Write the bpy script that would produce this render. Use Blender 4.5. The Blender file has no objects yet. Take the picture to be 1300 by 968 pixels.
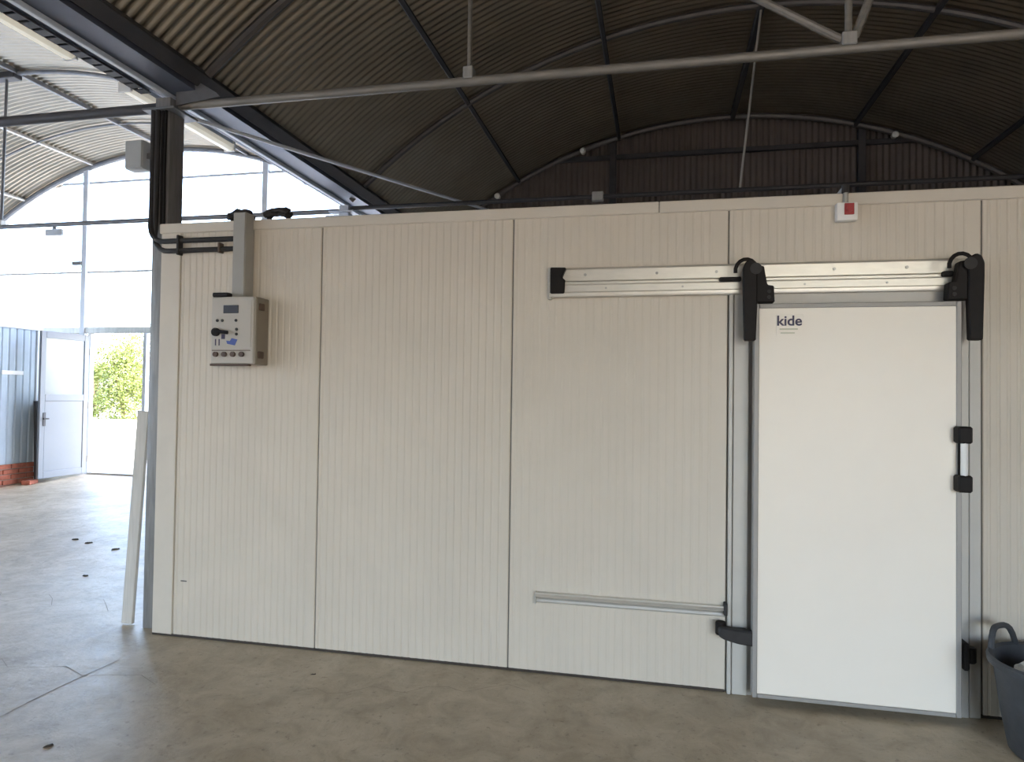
import bpy, bmesh, math, random
from mathutils import Vector, Matrix
random.seed(4)
C = bpy.context.scene.collection
SC = bpy.context.scene
PI = math.pi

# ------------------------------------------------------------------ camera, sky, sun, exposure
cam_d = bpy.data.cameras.new('camera')
cam = bpy.data.objects.new('camera', cam_d); C.objects.link(cam)
F_PX = 866.3
cam_d.sensor_fit = 'HORIZONTAL'; cam_d.sensor_width = 36.0
cam_d.lens = 36.0 * F_PX / 1300.0
cam_d.clip_start = 0.05; cam_d.clip_end = 400
cx_ = Vector((0.97739778, 0.21094073, 0.01405646))      # image right in world
cy_ = Vector((0.00926443, 0.02368853, -0.99967646))     # image down
cz_ = Vector((-0.21120546, 0.97721178, 0.02119887))     # viewing direction
m = Matrix.Identity(4)
for i in range(3):
    m[i][0] = cx_[i]; m[i][1] = -cy_[i]; m[i][2] = -cz_[i]
m[0][3], m[1][3], m[2][3] = 0.0, 0.0, 1.6
cam.matrix_world = m
SC.camera = cam

SC.view_settings.view_transform = 'Standard'
SC.view_settings.look = 'None'
SC.view_settings.gamma = 1.0
SC.view_settings.use_curve_mapping = False
SC.view_settings.exposure = 0.40
SC.cycles.use_denoising = True
SC.cycles.max_bounces = 14
SC.cycles.diffuse_bounces = 8
SC.cycles.glossy_bounces = 4
SC.cycles.transparent_max_bounces = 12
SC.cycles.sample_clamp_indirect = 8.0

world = bpy.data.worlds.new('sky_world'); SC.world = world
world.use_nodes = True
wn = world.node_tree.nodes; wl = world.node_tree.links
sky = wn.new('ShaderNodeTexSky')
sky.sky_type = 'NISHITA'
sky.sun_disc = False
sky.sun_elevation = math.radians(48)
sky.sun_rotation = math.radians(103)
sky.air_density = 1.0; sky.dust_density = 3.2; sky.ozone_density = 1.0
bg = wn['Background']
wl.new(sky.outputs[0], bg.inputs['Color'])
bg.inputs['Strength'].default_value = 2.4

def light(name, kind, loc, target, **kw):
    d = bpy.data.lights.new(name, kind)
    for k, v in kw.items(): setattr(d, k, v)
    o = bpy.data.objects.new(name, d); C.objects.link(o)
    o.location = loc
    o.rotation_euler = (Vector(target) - Vector(loc)).to_track_quat('-Z', 'Y').to_euler()
    return o

light('sun', 'SUN', (30, -7, 32), (0, 0, 0), energy=9.0, angle=0.01, color=(1.0, 0.93, 0.82))

def portal(name, loc, target, sx, sy):
    o = light(name, 'AREA', loc, target, shape='RECTANGLE', size=sx, size_y=sy)
    o.data.cycles.is_portal = True
    return o
FO = (0.9, 4.98, 0.0, 3.25)      # unseen front opening behind the viewer, sized to light the cold room wall: x0, x1, z0, z1
SO = (-8.2, -5.9, 0.0, 2.2)     # unseen opening in the bright bay front, sized to set its light
for nm_, o_ in (('front_opening_portal', FO), ('side_bay_portal', SO)):
    portal(nm_, ((o_[0]+o_[1])/2, -4.7, (o_[2]+o_[3])/2), ((o_[0]+o_[1])/2, 0, (o_[2]+o_[3])/2), o_[1]-o_[0], o_[3]-o_[2])
portal('added_glazing_portal', (-11.95, 2.3, 1.9), (0, 2.3, 1.9), 13.8, 3.1)
portal('gable_glazing_portal', (-7.5, 9.5, 2.7), (-7.5, 0, 2.7), 8.3, 5.4)

# ------------------------------------------------------------------ materials
def mat(name, color, rough=0.6, metal=0.0, noise=0.0, nscale=8.0, bump=0.0, bscale=60.0, emit=0.0, spec=0.5, stretch=None, color2=None):
    M = bpy.data.materials.new(name); M.use_nodes = True
    n = M.node_tree.nodes; l = M.node_tree.links; b = n['Principled BSDF']
    b.inputs['Base Color'].default_value = (*color, 1)
    b.inputs['Roughness'].default_value = rough
    b.inputs['Metallic'].default_value = metal
    b.inputs['Specular IOR Level'].default_value = spec
    tc = n.new('ShaderNodeTexCoord')
    src = tc.outputs['Object']
    if stretch:
        mp = n.new('ShaderNodeMapping'); mp.inputs['Scale'].default_value = stretch
        l.new(src, mp.inputs['Vector']); src = mp.outputs['Vector']
    if noise > 0:
        t = n.new('ShaderNodeTexNoise'); t.inputs['Scale'].default_value = nscale
        t.inputs['Detail'].default_value = 6; t.inputs['Roughness'].default_value = 0.62
        l.new(src, t.inputs['Vector'])
        r = n.new('ShaderNodeValToRGB')
        c2 = color2 or tuple(c * (1 - noise) for c in color)
        r.color_ramp.elements[0].position = 0.33; r.color_ramp.elements[0].color = (*c2, 1)
        r.color_ramp.elements[1].position = 0.62; r.color_ramp.elements[1].color = (*color, 1)
        l.new(t.outputs['Fac'], r.inputs['Fac']); l.new(r.outputs['Color'], b.inputs['Base Color'])
    if bump > 0:
        t2 = n.new('ShaderNodeTexNoise'); t2.inputs['Scale'].default_value = bscale; t2.inputs['Detail'].default_value = 4
        l.new(src, t2.inputs['Vector'])
        bp = n.new('ShaderNodeBump'); bp.inputs['Strength'].default_value = bump; bp.inputs['Distance'].default_value = 0.01
        l.new(t2.outputs['Fac'], bp.inputs['Height']); l.new(bp.outputs['Normal'], b.inputs['Normal'])
    if emit > 0:
        b.inputs['Emission Color'].default_value = (*color, 1); b.inputs['Emission Strength'].default_value = emit
    return M

M_PANEL = mat('painted_panel', (0.625, 0.56, 0.465), 0.42, noise=0.05, nscale=2.2, spec=0.4)
M_DOOR = mat('door_skin', (0.90, 0.825, 0.715), 0.38, noise=0.03, nscale=1.6, spec=0.4)
M_TRIM = mat('trim_paint', (0.63, 0.57, 0.48), 0.45, noise=0.05, nscale=5)
M_ALU = mat('aluminium_profile', (0.70, 0.66, 0.585), 0.42, metal=0.55, noise=0.08, nscale=9, stretch=(1, 4, 4))
M_FRAME = mat('frame_profile', (0.53, 0.505, 0.455), 0.5, metal=0.1, noise=0.06, nscale=6)
M_EDGE = mat('door_edge_profile', (0.33, 0.31, 0.285), 0.5, metal=0.15, noise=0.05, nscale=8)
M_BLACK = mat('black_plastic', (0.013, 0.010, 0.009), 0.6, noise=0.3, nscale=20, spec=0.22)
M_DKGREY = mat('dark_grey_plastic', (0.040, 0.037, 0.036), 0.6, noise=0.25, nscale=14, spec=0.25)
M_SEAL = mat('dark_sealant', (0.06, 0.045, 0.035), 0.85, noise=0.4, nscale=12)
M_GAP = mat('joint_grey', (0.16, 0.15, 0.13), 0.8, noise=0.2, nscale=12)  # dark grey of the panel joints and the scuff
M_ROOF = mat('galvanised_sheet', (0.36, 0.31, 0.24), 0.40, metal=0.9, noise=0.18, nscale=1.4, spec=0.4)
M_STEEL = mat('grey_steel', (0.20, 0.20, 0.205), 0.5, metal=0.45, noise=0.22, nscale=7)
M_ZINC = mat('zinc_steel', (0.46, 0.45, 0.42), 0.45, metal=0.45, noise=0.2, nscale=9, stretch=(3, 3, 0.6))
M_COL = mat('column_paint', (0.27, 0.26, 0.25), 0.5, metal=0.3, noise=0.25, nscale=9, stretch=(6, 6, 0.5))
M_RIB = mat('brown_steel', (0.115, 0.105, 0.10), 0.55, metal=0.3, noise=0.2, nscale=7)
M_TIE = mat('weathered_tube', (0.26, 0.24, 0.21), 0.5, metal=0.3, noise=0.2, nscale=9, stretch=(0.6, 3, 3))
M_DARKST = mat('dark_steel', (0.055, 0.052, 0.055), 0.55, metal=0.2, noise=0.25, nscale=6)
M_GUTTER = mat('gutter_sheet', (0.10, 0.11, 0.145), 0.5, metal=0.3, noise=0.15, nscale=4)
M_GABLE = mat('dark_gable_sheet', (0.13, 0.105, 0.09), 0.6, metal=0.1, noise=0.15, nscale=3)
M_WHITEST = mat('white_steel', (0.62, 0.66, 0.72), 0.45, noise=0.08, nscale=6)
M_BOOTH = mat('pale_blue_sheet', (0.40, 0.47, 0.54), 0.45, noise=0.08, nscale=4)
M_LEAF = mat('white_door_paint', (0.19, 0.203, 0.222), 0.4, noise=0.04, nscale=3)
M_BRICK = mat('red_brick', (0.42, 0.135, 0.085), 0.9, noise=0.35, nscale=18, bump=0.4)
M_MORTAR = mat('mortar', (0.35, 0.30, 0.27), 0.95, noise=0.2, nscale=20)
M_CASE = mat('control_case_shaded', (0.24, 0.20, 0.155), 0.5, noise=0.06, nscale=8)  # shade on the box sides put into a darker case colour
M_CASEF = mat('control_face', (0.48, 0.445, 0.39), 0.45, noise=0.05, nscale=8)
M_DISP = mat('display_dark', (0.05, 0.05, 0.06), 0.25, noise=0.1, nscale=30)
M_BLUE = mat('blue_print', (0.06, 0.10, 0.35), 0.5, noise=0.1, nscale=30)
M_NAVY = mat('navy_print', (0.035, 0.025, 0.07), 0.5, noise=0.1, nscale=30)
M_STICK = mat('sticker_white', (0.80, 0.79, 0.76), 0.4, noise=0.02, nscale=20)
M_OCHRE = mat('sticker_line', (0.50, 0.48, 0.33), 0.5, noise=0.05, nscale=20)
M_RED = mat('red_button', (0.36, 0.02, 0.025), 0.35, noise=0.1, nscale=20)
M_BROWNKNOB = mat('brown_plastic', (0.10, 0.06, 0.04), 0.5, noise=0.2, nscale=20)
M_GREYBOX = mat('grey_abs', (0.40, 0.41, 0.40), 0.5, noise=0.05, nscale=8)
M_DUCT = mat('duct_grey', (0.36, 0.35, 0.32), 0.5, noise=0.06, nscale=6)
M_PLANK = mat('pale_plank', (0.60, 0.57, 0.52), 0.7, noise=0.15, nscale=6, stretch=(8, 8, 0.6))
M_TUBE = mat('lamp_diffuser', (0.95, 0.89, 0.74), 0.4, emit=0.22, noise=0.02)
M_BIN = mat('bin_rubber', (0.055, 0.057, 0.062), 0.55, noise=0.3, nscale=10, bump=0.15, bscale=30)
M_PAPER = mat('white_waste', (0.75, 0.75, 0.74), 0.8, noise=0.1, nscale=10)
M_DRY = mat('dry_leaf_brown', (0.05, 0.04, 0.03), 0.9, noise=0.3, nscale=30)
M_BARK = mat('bark', (0.16, 0.11, 0.07), 0.9, noise=0.4, nscale=12, bump=0.5)
M_FOL = mat('shrub_leaf', (0.13, 0.17, 0.03), 0.6, noise=0.55, nscale=3.0)
M_GROUND = mat('pale_yard', (0.34, 0.30, 0.24), 0.9, noise=0.15, nscale=0.6)

def floor_material():
    M = bpy.data.materials.new('concrete_floor'); M.use_nodes = True
    n = M.node_tree.nodes; l = M.node_tree.links; b = n['Principled BSDF']
    tc = n.new('ShaderNodeTexCoord')
    def noise(scale, det, rough=0.6, dist=0.0):
        t = n.new('ShaderNodeTexNoise'); t.inputs['Scale'].default_value = scale
        t.inputs['Detail'].default_value = det; t.inputs['Roughness'].default_value = rough
        t.inputs['Distortion'].default_value = dist
        l.new(tc.outputs['Object'], t.inputs['Vector']); return t
    def ramp(src, p0, c0, p1, c1):
        r = n.new('ShaderNodeValToRGB')
        r.color_ramp.elements[0].position = p0; r.color_ramp.elements[0].color = (*c0, 1)
        r.color_ramp.elements[1].position = p1; r.color_ramp.elements[1].color = (*c1, 1)
        l.new(src, r.inputs['Fac']); return r
    def mix(fac, a, b_, mode='MIX'):
        x = n.new('ShaderNodeMix'); x.data_type = 'RGBA'; x.blend_type = mode
        if isinstance(fac, float): x.inputs['Factor'].default_value = fac
        else: l.new(fac, x.inputs['Factor'])
        l.new(a, x.inputs[6]); l.new(b_, x.inputs[7]); return x.outputs[2]
    big = ramp(noise(0.9, 6, 0.6, 0.4).outputs['Fac'], 0.36, (0.40, 0.32, 0.215), 0.64, (0.53, 0.435, 0.305))
    mid = ramp(noise(5.5, 8, 0.68, 0.6).outputs['Fac'], 0.34, (0.66, 0.63, 0.58), 0.60, (1.0, 1.0, 1.0))
    col = mix(0.8, big.outputs['Color'], mid.outputs['Color'], 'MULTIPLY')
    spot = ramp(noise(26, 5, 0.7).outputs['Fac'], 0.30, (0.45, 0.42, 0.40), 0.42, (1, 1, 1))
    col = mix(0.75, col, spot.outputs['Color'], 'MULTIPLY')
    l.new(col, b.inputs['Base Color'])
    rr = n.new('ShaderNodeMapRange'); rr.inputs[3].default_value = 0.36; rr.inputs[4].default_value = 0.58
    l.new(noise(3.0, 5).outputs['Fac'], rr.inputs[0]); l.new(rr.outputs[0], b.inputs['Roughness'])
    b.inputs['Specular IOR Level'].default_value = 0.55
    bp = n.new('ShaderNodeBump'); bp.inputs['Strength'].default_value = 0.35; bp.inputs['Distance'].default_value = 0.012
    l.new(noise(14, 8, 0.7).outputs['Fac'], bp.inputs['Height']); l.new(bp.outputs['Normal'], b.inputs['Normal'])
    return M
M_FLOOR = floor_material()

def glazing(name, transp, tint):
    M = bpy.data.materials.new(name); M.use_nodes = True
    n = M.node_tree.nodes; l = M.node_tree.links
    for x in list(n):
        if x.type != 'OUTPUT_MATERIAL': n.remove(x)
    out = [x for x in n if x.type == 'OUTPUT_MATERIAL'][0]
    tr = n.new('ShaderNodeBsdfTransparent'); tr.inputs[0].default_value = (*tint, 1)
    tl = n.new('ShaderNodeBsdfTranslucent'); tl.inputs[0].default_value = (0.9, 0.93, 0.96, 1)
    gl = n.new('ShaderNodeBsdfGlossy'); gl.inputs['Roughness'].default_value = 0.15
    m1 = n.new('ShaderNodeMixShader'); m1.inputs[0].default_value = transp
    nz = n.new('ShaderNodeTexNoise'); nz.inputs['Scale'].default_value = 2.0
    mr = n.new('ShaderNodeMapRange'); mr.inputs[3].default_value = max(0, transp - 0.05); mr.inputs[4].default_value = min(1, transp + 0.05)
    l.new(nz.outputs['Fac'], mr.inputs[0]); l.new(mr.outputs[0], m1.inputs[0])
    l.new(tl.outputs[0], m1.inputs[1]); l.new(tr.outputs[0], m1.inputs[2])
    m2 = n.new('ShaderNodeMixShader'); m2.inputs[0].default_value = 0.06
    l.new(m1.outputs[0], m2.inputs[1]); l.new(gl.outputs[0], m2.inputs[2])
    l.new(m2.outputs[0], out.inputs['Surface'])
    return M
M_POLY = glazing('polycarbonate_sheet', 0.74, (0.95, 0.97, 1.0))
M_GLASS = glazing('door_glass', 0.62, (0.86, 0.88, 0.86))

# ------------------------------------------------------------------ mesh helpers
class MB:
    def __init__(self): self.bm = bmesh.new()
    def box(self, x0, x1, y0, y1, z0, z1, bev=0.0, seg=1, rot=None, piv=None):
        b = bmesh.new()
        vs = [b.verts.new((x, y, z)) for x in (x0, x1) for y in (y0, y1) for z in (z0, z1)]
        for f in ((0, 1, 3, 2), (4, 6, 7, 5), (0, 4, 5, 1), (2, 3, 7, 6), (0, 2, 6, 4), (1, 5, 7, 3)):
            b.faces.new([vs[i] for i in f])
        if bev > 0:
            bmesh.ops.bevel(b, geom=list(b.edges), offset=bev, segments=seg, affect='EDGES', profile=0.5)
        if rot is not None:
            bmesh.ops.rotate(b, verts=list(b.verts), cent=piv or ((x0+x1)/2, (y0+y1)/2, (z0+z1)/2), matrix=rot)
        self._add(b); return self
    def _add(self, b):
        bmesh.ops.recalc_face_normals(b, faces=list(b.faces))
        me = bpy.data.meshes.new('tmp'); b.to_mesh(me); b.free()
        self.bm.from_mesh(me); bpy.data.meshes.remove(me)
    def tube(self, pts, r, seg=12, cap=True):
        b = bmesh.new(); pts = [Vector(p) for p in pts]; rings = []
        up = None
        for i, p in enumerate(pts):
            d = ((pts[min(i+1, len(pts)-1)] - p).normalized() + (p - pts[max(i-1, 0)]).normalized())
            d.normalize()
            if up is None:
                up = Vector((0, 0, 1)) if abs(d.z) < 0.9 else Vector((1, 0, 0))
            a = d.cross(up).normalized(); up = a.cross(d).normalized()
            rr = r[i] if isinstance(r, (list, tuple)) else r
            rings.append([b.verts.new(p + a*math.cos(2*PI*k/seg)*rr + up*math.sin(2*PI*k/seg)*rr) for k in range(seg)])
        for i in range(len(rings)-1):
            for k in range(seg):
                b.faces.new((rings[i][k], rings[i][(k+1) % seg], rings[i+1][(k+1) % seg], rings[i+1][k]))
        if cap:
            b.faces.new(rings[0][::-1]); b.faces.new(rings[-1])
        self._add(b); return self
    def prism(self, poly, axis, a0, a1, bev=0.0):
        # poly: 2D outline in the two other axes, extruded along axis between a0 and a1
        def P(u, v, a): return {'x': (a, u, v), 'y': (u, a, v), 'z': (u, v, a)}[axis]
        b = bmesh.new()
        r0 = [b.verts.new(P(u, v, a0)) for u, v in poly]; r1 = [b.verts.new(P(u, v, a1)) for u, v in poly]
        n = len(poly)
        for i in range(n): b.faces.new((r0[i], r0[(i+1) % n], r1[(i+1) % n], r1[i]))
        b.faces.new(r0[::-1]); b.faces.new(r1)
        if bev > 0:
            bmesh.ops.recalc_face_normals(b, faces=list(b.faces))
            bmesh.ops.bevel(b, geom=list(b.edges), offset=bev, segments=1, affect='EDGES', profile=0.5)
        self._add(b); return self
    def lathe(self, prof, cx, cy, seg=28, close=False):
        b = bmesh.new()
        rings = [[b.verts.new((cx + r*math.cos(2*PI*k/seg), cy + r*math.sin(2*PI*k/seg), z)) for k in range(seg)] for r, z in prof]
        for i in range(len(rings)-1):
            for k in range(seg):
                b.faces.new((rings[i][k], rings[i][(k+1) % seg], rings[i+1][(k+1) % seg], rings[i+1][k]))
        if close:
            b.faces.new(rings[0][::-1]); b.faces.new(rings[-1])
        self._add(b); return self
    def disc(self, c, axis, r, t, seg=20):
        # short cylinder, centre of its back face at c, growing by t along axis
        c = Vector(c); d = {'-y': Vector((0, -1, 0)), 'x': Vector((1, 0, 0)), 'z': Vector((0, 0, 1))}[axis]
        return self.tube([c, c + d*t], r, seg)
    def build(self, name, material, parent=None, smooth=True):
        me = bpy.data.meshes.new(name)
        if parent is not None:
            p = parent
            while p.parent is not None: p = p.parent
            bmesh.ops.translate(self.bm, verts=list(self.bm.verts), vec=-p.location)
        self.bm.to_mesh(me); self.bm.free()
        me.materials.append(material)
        if smooth:
            me.shade_smooth()
            try: me.set_sharp_from_angle(angle=math.radians(32))
            except Exception: pass
        o = bpy.data.objects.new(name, me); C.objects.link(o)
        o.parent = parent
        return o

def raw(name, verts, faces, material, parent=None, smooth=False):
    me = bpy.data.meshes.new(name); me.from_pydata(verts, [], faces); me.update()
    me.materials.append(material)
    if smooth: me.shade_smooth()
    o = bpy.data.objects.new(name, me); C.objects.link(o); o.parent = parent
    return o

def tag(o, label, cat, group=None, kind=None):
    o['label'] = label; o['category'] = cat
    if group: o['group'] = group
    if kind: o['kind'] = kind
    return o
def thing(name, loc, label, cat, group=None, kind=None):
    o = bpy.data.objects.new(name, None); C.objects.link(o); o.location = loc; o.empty_display_size = 0.1
    return tag(o, label, cat, group, kind)
def RZ(a): return Matrix.Rotation(math.radians(a), 3, 'Z')
def RY(a): return Matrix.Rotation(math.radians(a), 3, 'Y')

# ------------------------------------------------------------------ building measures
YF = 3.92                       # front plane of the cold room
F1, F2, F3 = 4.10, 6.65, 9.27   # the three frames in view
Y0 = -4.6                       # open front of the shed
VX = -3.3                       # valley between the bays
A_CX, A_R, A_CZ = 0.86, 5.90, -0.57      # main bay vault
B_CX, B_R, B_CZ = -7.55, 5.60, -0.18     # bright bay vault
XR, XL = 5.02, -11.71
def ramp_z(x, y):
    fy = max(0.0, min(1.0, (y - 5.0) / 4.3)); fx = max(0.0, min(1.0, (-3.35 - x) / 1.0))
    return 0.26 * fy * fx
def arc_pt(bay, deg, off=0.0):
    cx, R, cz = (A_CX, A_R, A_CZ) if bay == 'A' else (B_CX, B_R, B_CZ)
    a = math.radians(deg); return cx + (R - off)*math.sin(a), cz + (R - off)*math.cos(a)
def arc_z(bay, x, off=0.0):
    cx, R, cz = (A_CX, A_R, A_CZ) if bay == 'A' else (B_CX, B_R, B_CZ)
    return cz + math.sqrt(max(0, (R-off)**2 - (x-cx)**2))

# ------------------------------------------------------------------ ground and floor
gv = [(-80, -80, -.02), (80, -80, -.02), (80, Y0, -.02), (-80, Y0, -.02),
      (-80, 9.4, .24), (80, 9.4, .24), (80, 120, .24), (-80, 120, .24),
      (XL-.1, Y0, -.02), (XL-.1, 9.4, .24), (XR+.1, Y0, -.02), (XR+.1, 9.4, .24)]
g = raw('ground', gv, [(0, 1, 2, 3), (4, 5, 6, 7), (3, 8, 9, 4), (10, 2, 5, 11)], M_GROUND)
tag(g, 'sunlit pale yard seen outside through the open doorway', 'ground', kind='structure')
nx, ny = 84, 70
fv, ff = [], []
for j in range(ny+1):
    for i in range(nx+1):
        x = XL + (XR-XL)*i/nx; y = Y0 + (9.4-Y0)*j/ny
        fv.append((x, y, ramp_z(x, y)))
for j in range(ny):
    for i in range(nx):
        a = j*(nx+1)+i; ff.append((a, a+1, a+nx+2, a+nx+1))
fl = raw('floor', fv, ff, M_FLOOR, smooth=True)
tag(fl, 'worn stained concrete floor of the shed', 'floor', kind='structure')

def floor_line(pts, w, name):
    V, Fc = [], []
    for i, (x, y) in enumerate(pts):
        x2, y2 = pts[min(i+1, len(pts)-1)]; x1, y1 = pts[max(i-1, 0)]
        d = Vector((x2-x1, y2-y1)).normalized(); ww = w*(.6+.6*random.random())
        V += [(x-d.y*ww, y+d.x*ww, ramp_z(x, y)+.0015), (x+d.y*ww, y-d.x*ww, ramp_z(x, y)+.0015)]
    Fc = [(2*i, 2*i+1, 2*i+3, 2*i+2) for i in range(len(pts)-1)]
    raw(name, V, Fc, M_CRACK, fl)
M_CRACK = mat('crack_dirt', (0.24, 0.20, 0.15), 0.9, noise=0.3, nscale=30)
floor_line([(-3.12+.012*math.sin(7*k), 2.2+.13*k) for k in range(11)] , .0028, 'floor_joint')
floor_line([(-3.95+.16*k+.02*math.sin(9*k), 3.3+.05*math.sin(2.1*k)) for k in range(9)], .0018, 'crack')
floor_line([(-5.2+.10*k+.03*math.sin(5*k), 4.35+.12*math.sin(1.3*k)) for k in range(14)], .0018, 'crack')
floor_line([(-6.9+.14*k+.03*math.sin(4*k), 5.2-.05*k+.05*math.sin(2.3*k)) for k in range(12)], .0018, 'crack')
floor_line([(-1.9+.10*k+.02*math.sin(6*k), 3.35+.03*k+.05*math.sin(1.9*k)) for k in range(13)], .0014, 'crack')

# ------------------------------------------------------------------ roofs (corrugated sheet, ribs run over the vault)
def vault(name, bay, d0, d1, label):
    pitch, amp, na = 0.076, 0.012, 30
    nyv = int((9.44 - Y0)/pitch*8)
    V, Fc = [], []
    cx, R, cz = (A_CX, A_R, A_CZ) if bay == 'A' else (B_CX, B_R, B_CZ)
    for j in range(nyv+1):
        y = Y0 + (9.44-Y0)*j/nyv
        r = R + amp + amp*math.sin(2*PI*(y-Y0)/pitch)
        for i in range(na+1):
            a = math.radians(d0 + (d1-d0)*i/na)
            V.append((cx + r*math.sin(a), y, cz + r*math.cos(a)))
    for j in range(nyv):
        for i in range(na):
            a = j*(na+1)+i; Fc.append((a, a+1, a+na+2, a+na+1))
    o = raw(name, V, Fc, M_ROOF, smooth=True)
    return tag(o, label, 'roof', kind='structure')
vault('ceiling', 'A', -42.6, 44.8, 'dark corrugated barrel roof above the cold room')
vault('ceiling', 'B', -48.0, 43.4, 'brightly lit corrugated barrel roof over the neighbouring bay')

# dark corrugated end wall behind the cold room
V, Fc = [], []
n = int((XR - VX)/0.076*6)
for i in range(n+1):
    x = VX + (XR-VX)*i/n; y = 9.36 + 0.012*math.sin(2*PI*x/0.076)
    V += [(x, y, 0), (x, y, arc_z('A', x)+.03)]
for i in range(n): Fc.append((2*i, 2*i+2, 2*i+3, 2*i+1))
tag(raw('wall_back', V, Fc, M_GABLE, smooth=True), 'dark corrugated end wall under the arch behind the cold room', 'wall', kind='structure')
# side walls of the shed; unseen right one added to keep the bay dark
for nm, x, zl, h, lab in (('wall_right', XR+.02, 0, 3.75, 'unseen sheet side wall added to darken the cold room bay'), ('wall_left', XL-.02, 0, .35, 'low side wall of the bright bay under the added glazing'), ('wall_left', XL-.02, 3.45, 3.75, 'top strip of the side wall of the bright bay')):
    V, Fc = [], []
    n = int((9.4-Y0)/0.2*4)
    for i in range(n+1):
        y = Y0 + (9.4-Y0)*i/n; xx = x + 0.012*math.sin(2*PI*y/0.2)
        V += [(xx, y, zl), (xx, y, h)]
    for i in range(n): Fc.append((2*i, 2*i+2, 2*i+3, 2*i+1))
    tag(raw(nm, V, Fc, M_GABLE if nm == 'wall_right' else M_BOOTH), lab, 'wall', kind='structure')
wg = thing('window_added', (XL, 2.3, 1.1), 'unseen strip of glazing added to brighten the bright bay', 'window', kind='structure')  # side glazing out of view, added to brighten this bay
for k in range(6):
    ya = Y0 + k*2.31
    MB().box(XL-.03, XL-.018, ya+.04, ya+2.27, .35, 3.45).build('pane', M_POLY, wg, smooth=False)
    MB().box(XL-.05, XL+.0, ya-.04, ya+.04, .35, 3.45).build('mullion', M_WHITEST, wg)
# unseen front walls behind the viewer, openings shaped to set the light
def front(name, bay, x0, x1, op, label, m_):
    V, Fc = [], []
    xs_ = sorted(set([x0 + (x1-x0)*i/48 for i in range(49)] + [op[0], op[1]]))
    for a_, b_ in zip(xs_[:-1], xs_[1:]):
        zb = op[3] if op[0]-1e-6 <= a_ and b_ <= op[1]+1e-6 else -.02
        i = len(V)
        V += [(a_, Y0, zb), (b_, Y0, zb), (b_, Y0, max(zb+.01, arc_z(bay, b_)+.03)), (a_, Y0, max(zb+.01, arc_z(bay, a_)+.03))]
        Fc.append((i, i+1, i+2, i+3))
    tag(raw(name, V, Fc, m_), label, 'wall', kind='structure')
front('wall_front', 'A', VX, XR+.1, FO, 'unseen front wall of the dark bay, opening sized for the light', M_GABLE)
front('wall_front', 'B', XL-.05, VX, SO, 'unseen front wall of the bright bay, opening sized for its light', M_BOOTH)

# ------------------------------------------------------------------ glazed end wall of the bright bay
gz = thing('window_1', (B_CX, 9.3, 0.26), 'overexposed glazed end wall under the arch of the bright bay', 'window', kind='structure')
xs = [XL+.02, -9.07, -5.86, -3.42]
zs = [2.55, 3.49, 4.93]
DX0, DX1 = -8.88, -7.92         # doorway
def pane(x0, x1, z0, z1=None):
    n = 14; low = [(x0 + (x1-x0)*i/n) for i in range(n+1)]
    top = [(x, (arc_z('B', x, .03) if z1 is None else min(z1, arc_z('B', x, .03)))) for x in low]
    top = [(x, z) for x, z in top if z > z0 + .01]
    if len(top) < 2: return
    poly = [(top[0][0], z0), (top[-1][0], z0)] + top[::-1]
    MB().prism(poly, 'y', 9.30, 9.312).build('pane', M_POLY, gz, smooth=False)
for k in range(3):
    pane(xs[k]+.03, xs[k+1]-.03, zs[0]+.05, zs[1]-.02)
    pane(xs[k]+.03, xs[k+1]-.03, zs[1]+.02, zs[2]-.02)
    pane(xs[k]+.03, xs[k+1]-.03, zs[2]+.02)
MB().box(xs[0], -9.1, 9.28, 9.31, .24, 2.5).build('lower_panel', M_PANEL, gz); pane(DX1+.07, xs[2]-.03, .26, 2.5); pane(xs[2]+.03, xs[3], .26, 2.5)
for x in (-9.07, -5.86):
    MB().box(x-.045, x+.045, 9.22, 9.30, ramp_z(x, 9.3) if x > -6 else .24, arc_z('B', x, .05), .005).build('post', M_WHITEST, gz)
MB().box(XL, -3.40, 9.24, 9.30, 2.50, 2.60, .006).build('lintel', M_ZINC, gz)
MB().box(XL, -3.40, 9.26, 9.30, 3.475, 3.505, .004).build('glazing_bar', M_ZINC, gz)
MB().box(-9.55, -5.55, 9.26, 9.30, 4.92, 4.955, .004).build('glazing_bar', M_WHITEST, gz)
for x in (DX0-.04, DX1+.03): MB().box(x-.03, x+.03, 9.22, 9.30, .25, 2.5, .005).build('door_jamb', M_WHITEST, gz)
MB().box(DX0, DX1, 9.2, 9.36, .24, .285, .005).build('threshold', M_ZINC, gz)
MB().box(-9.27, -9.10, 9.19, 9.25, 3.60, 3.66, .008).build('bracket', M_STEEL, gz)

# open door leaf swung inwards
d2 = thing('door_2', (DX0-.02, 9.2, .26), 'white half-glazed door standing open beside the bright doorway', 'door', kind='structure')
rx = Matrix.Rotation(math.radians(2.0), 3, 'Z')
def L(mb, u0, u1, t0, t1, z0, z1, bev=.004):   # u runs from the hinge towards the free edge, t is the thickness
    mb.box(DX0-.02+t0, DX0-.02+t1, 9.19-u1, 9.19-u0, z0, z1, bev)
    return mb
LZ0, LZ1, LU = .275, 2.46, .86
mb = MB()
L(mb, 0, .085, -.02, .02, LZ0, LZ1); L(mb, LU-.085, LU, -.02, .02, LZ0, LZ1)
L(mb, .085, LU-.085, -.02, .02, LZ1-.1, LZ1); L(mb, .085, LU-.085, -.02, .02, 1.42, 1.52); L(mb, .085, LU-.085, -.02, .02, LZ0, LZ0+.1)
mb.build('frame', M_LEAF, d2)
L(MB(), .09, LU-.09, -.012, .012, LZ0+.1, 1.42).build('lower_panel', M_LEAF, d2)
L(MB(), .09, LU-.09, -.004, .004, 1.52, LZ1-.1, 0).build('pane', M_GLASS, d2)
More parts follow.
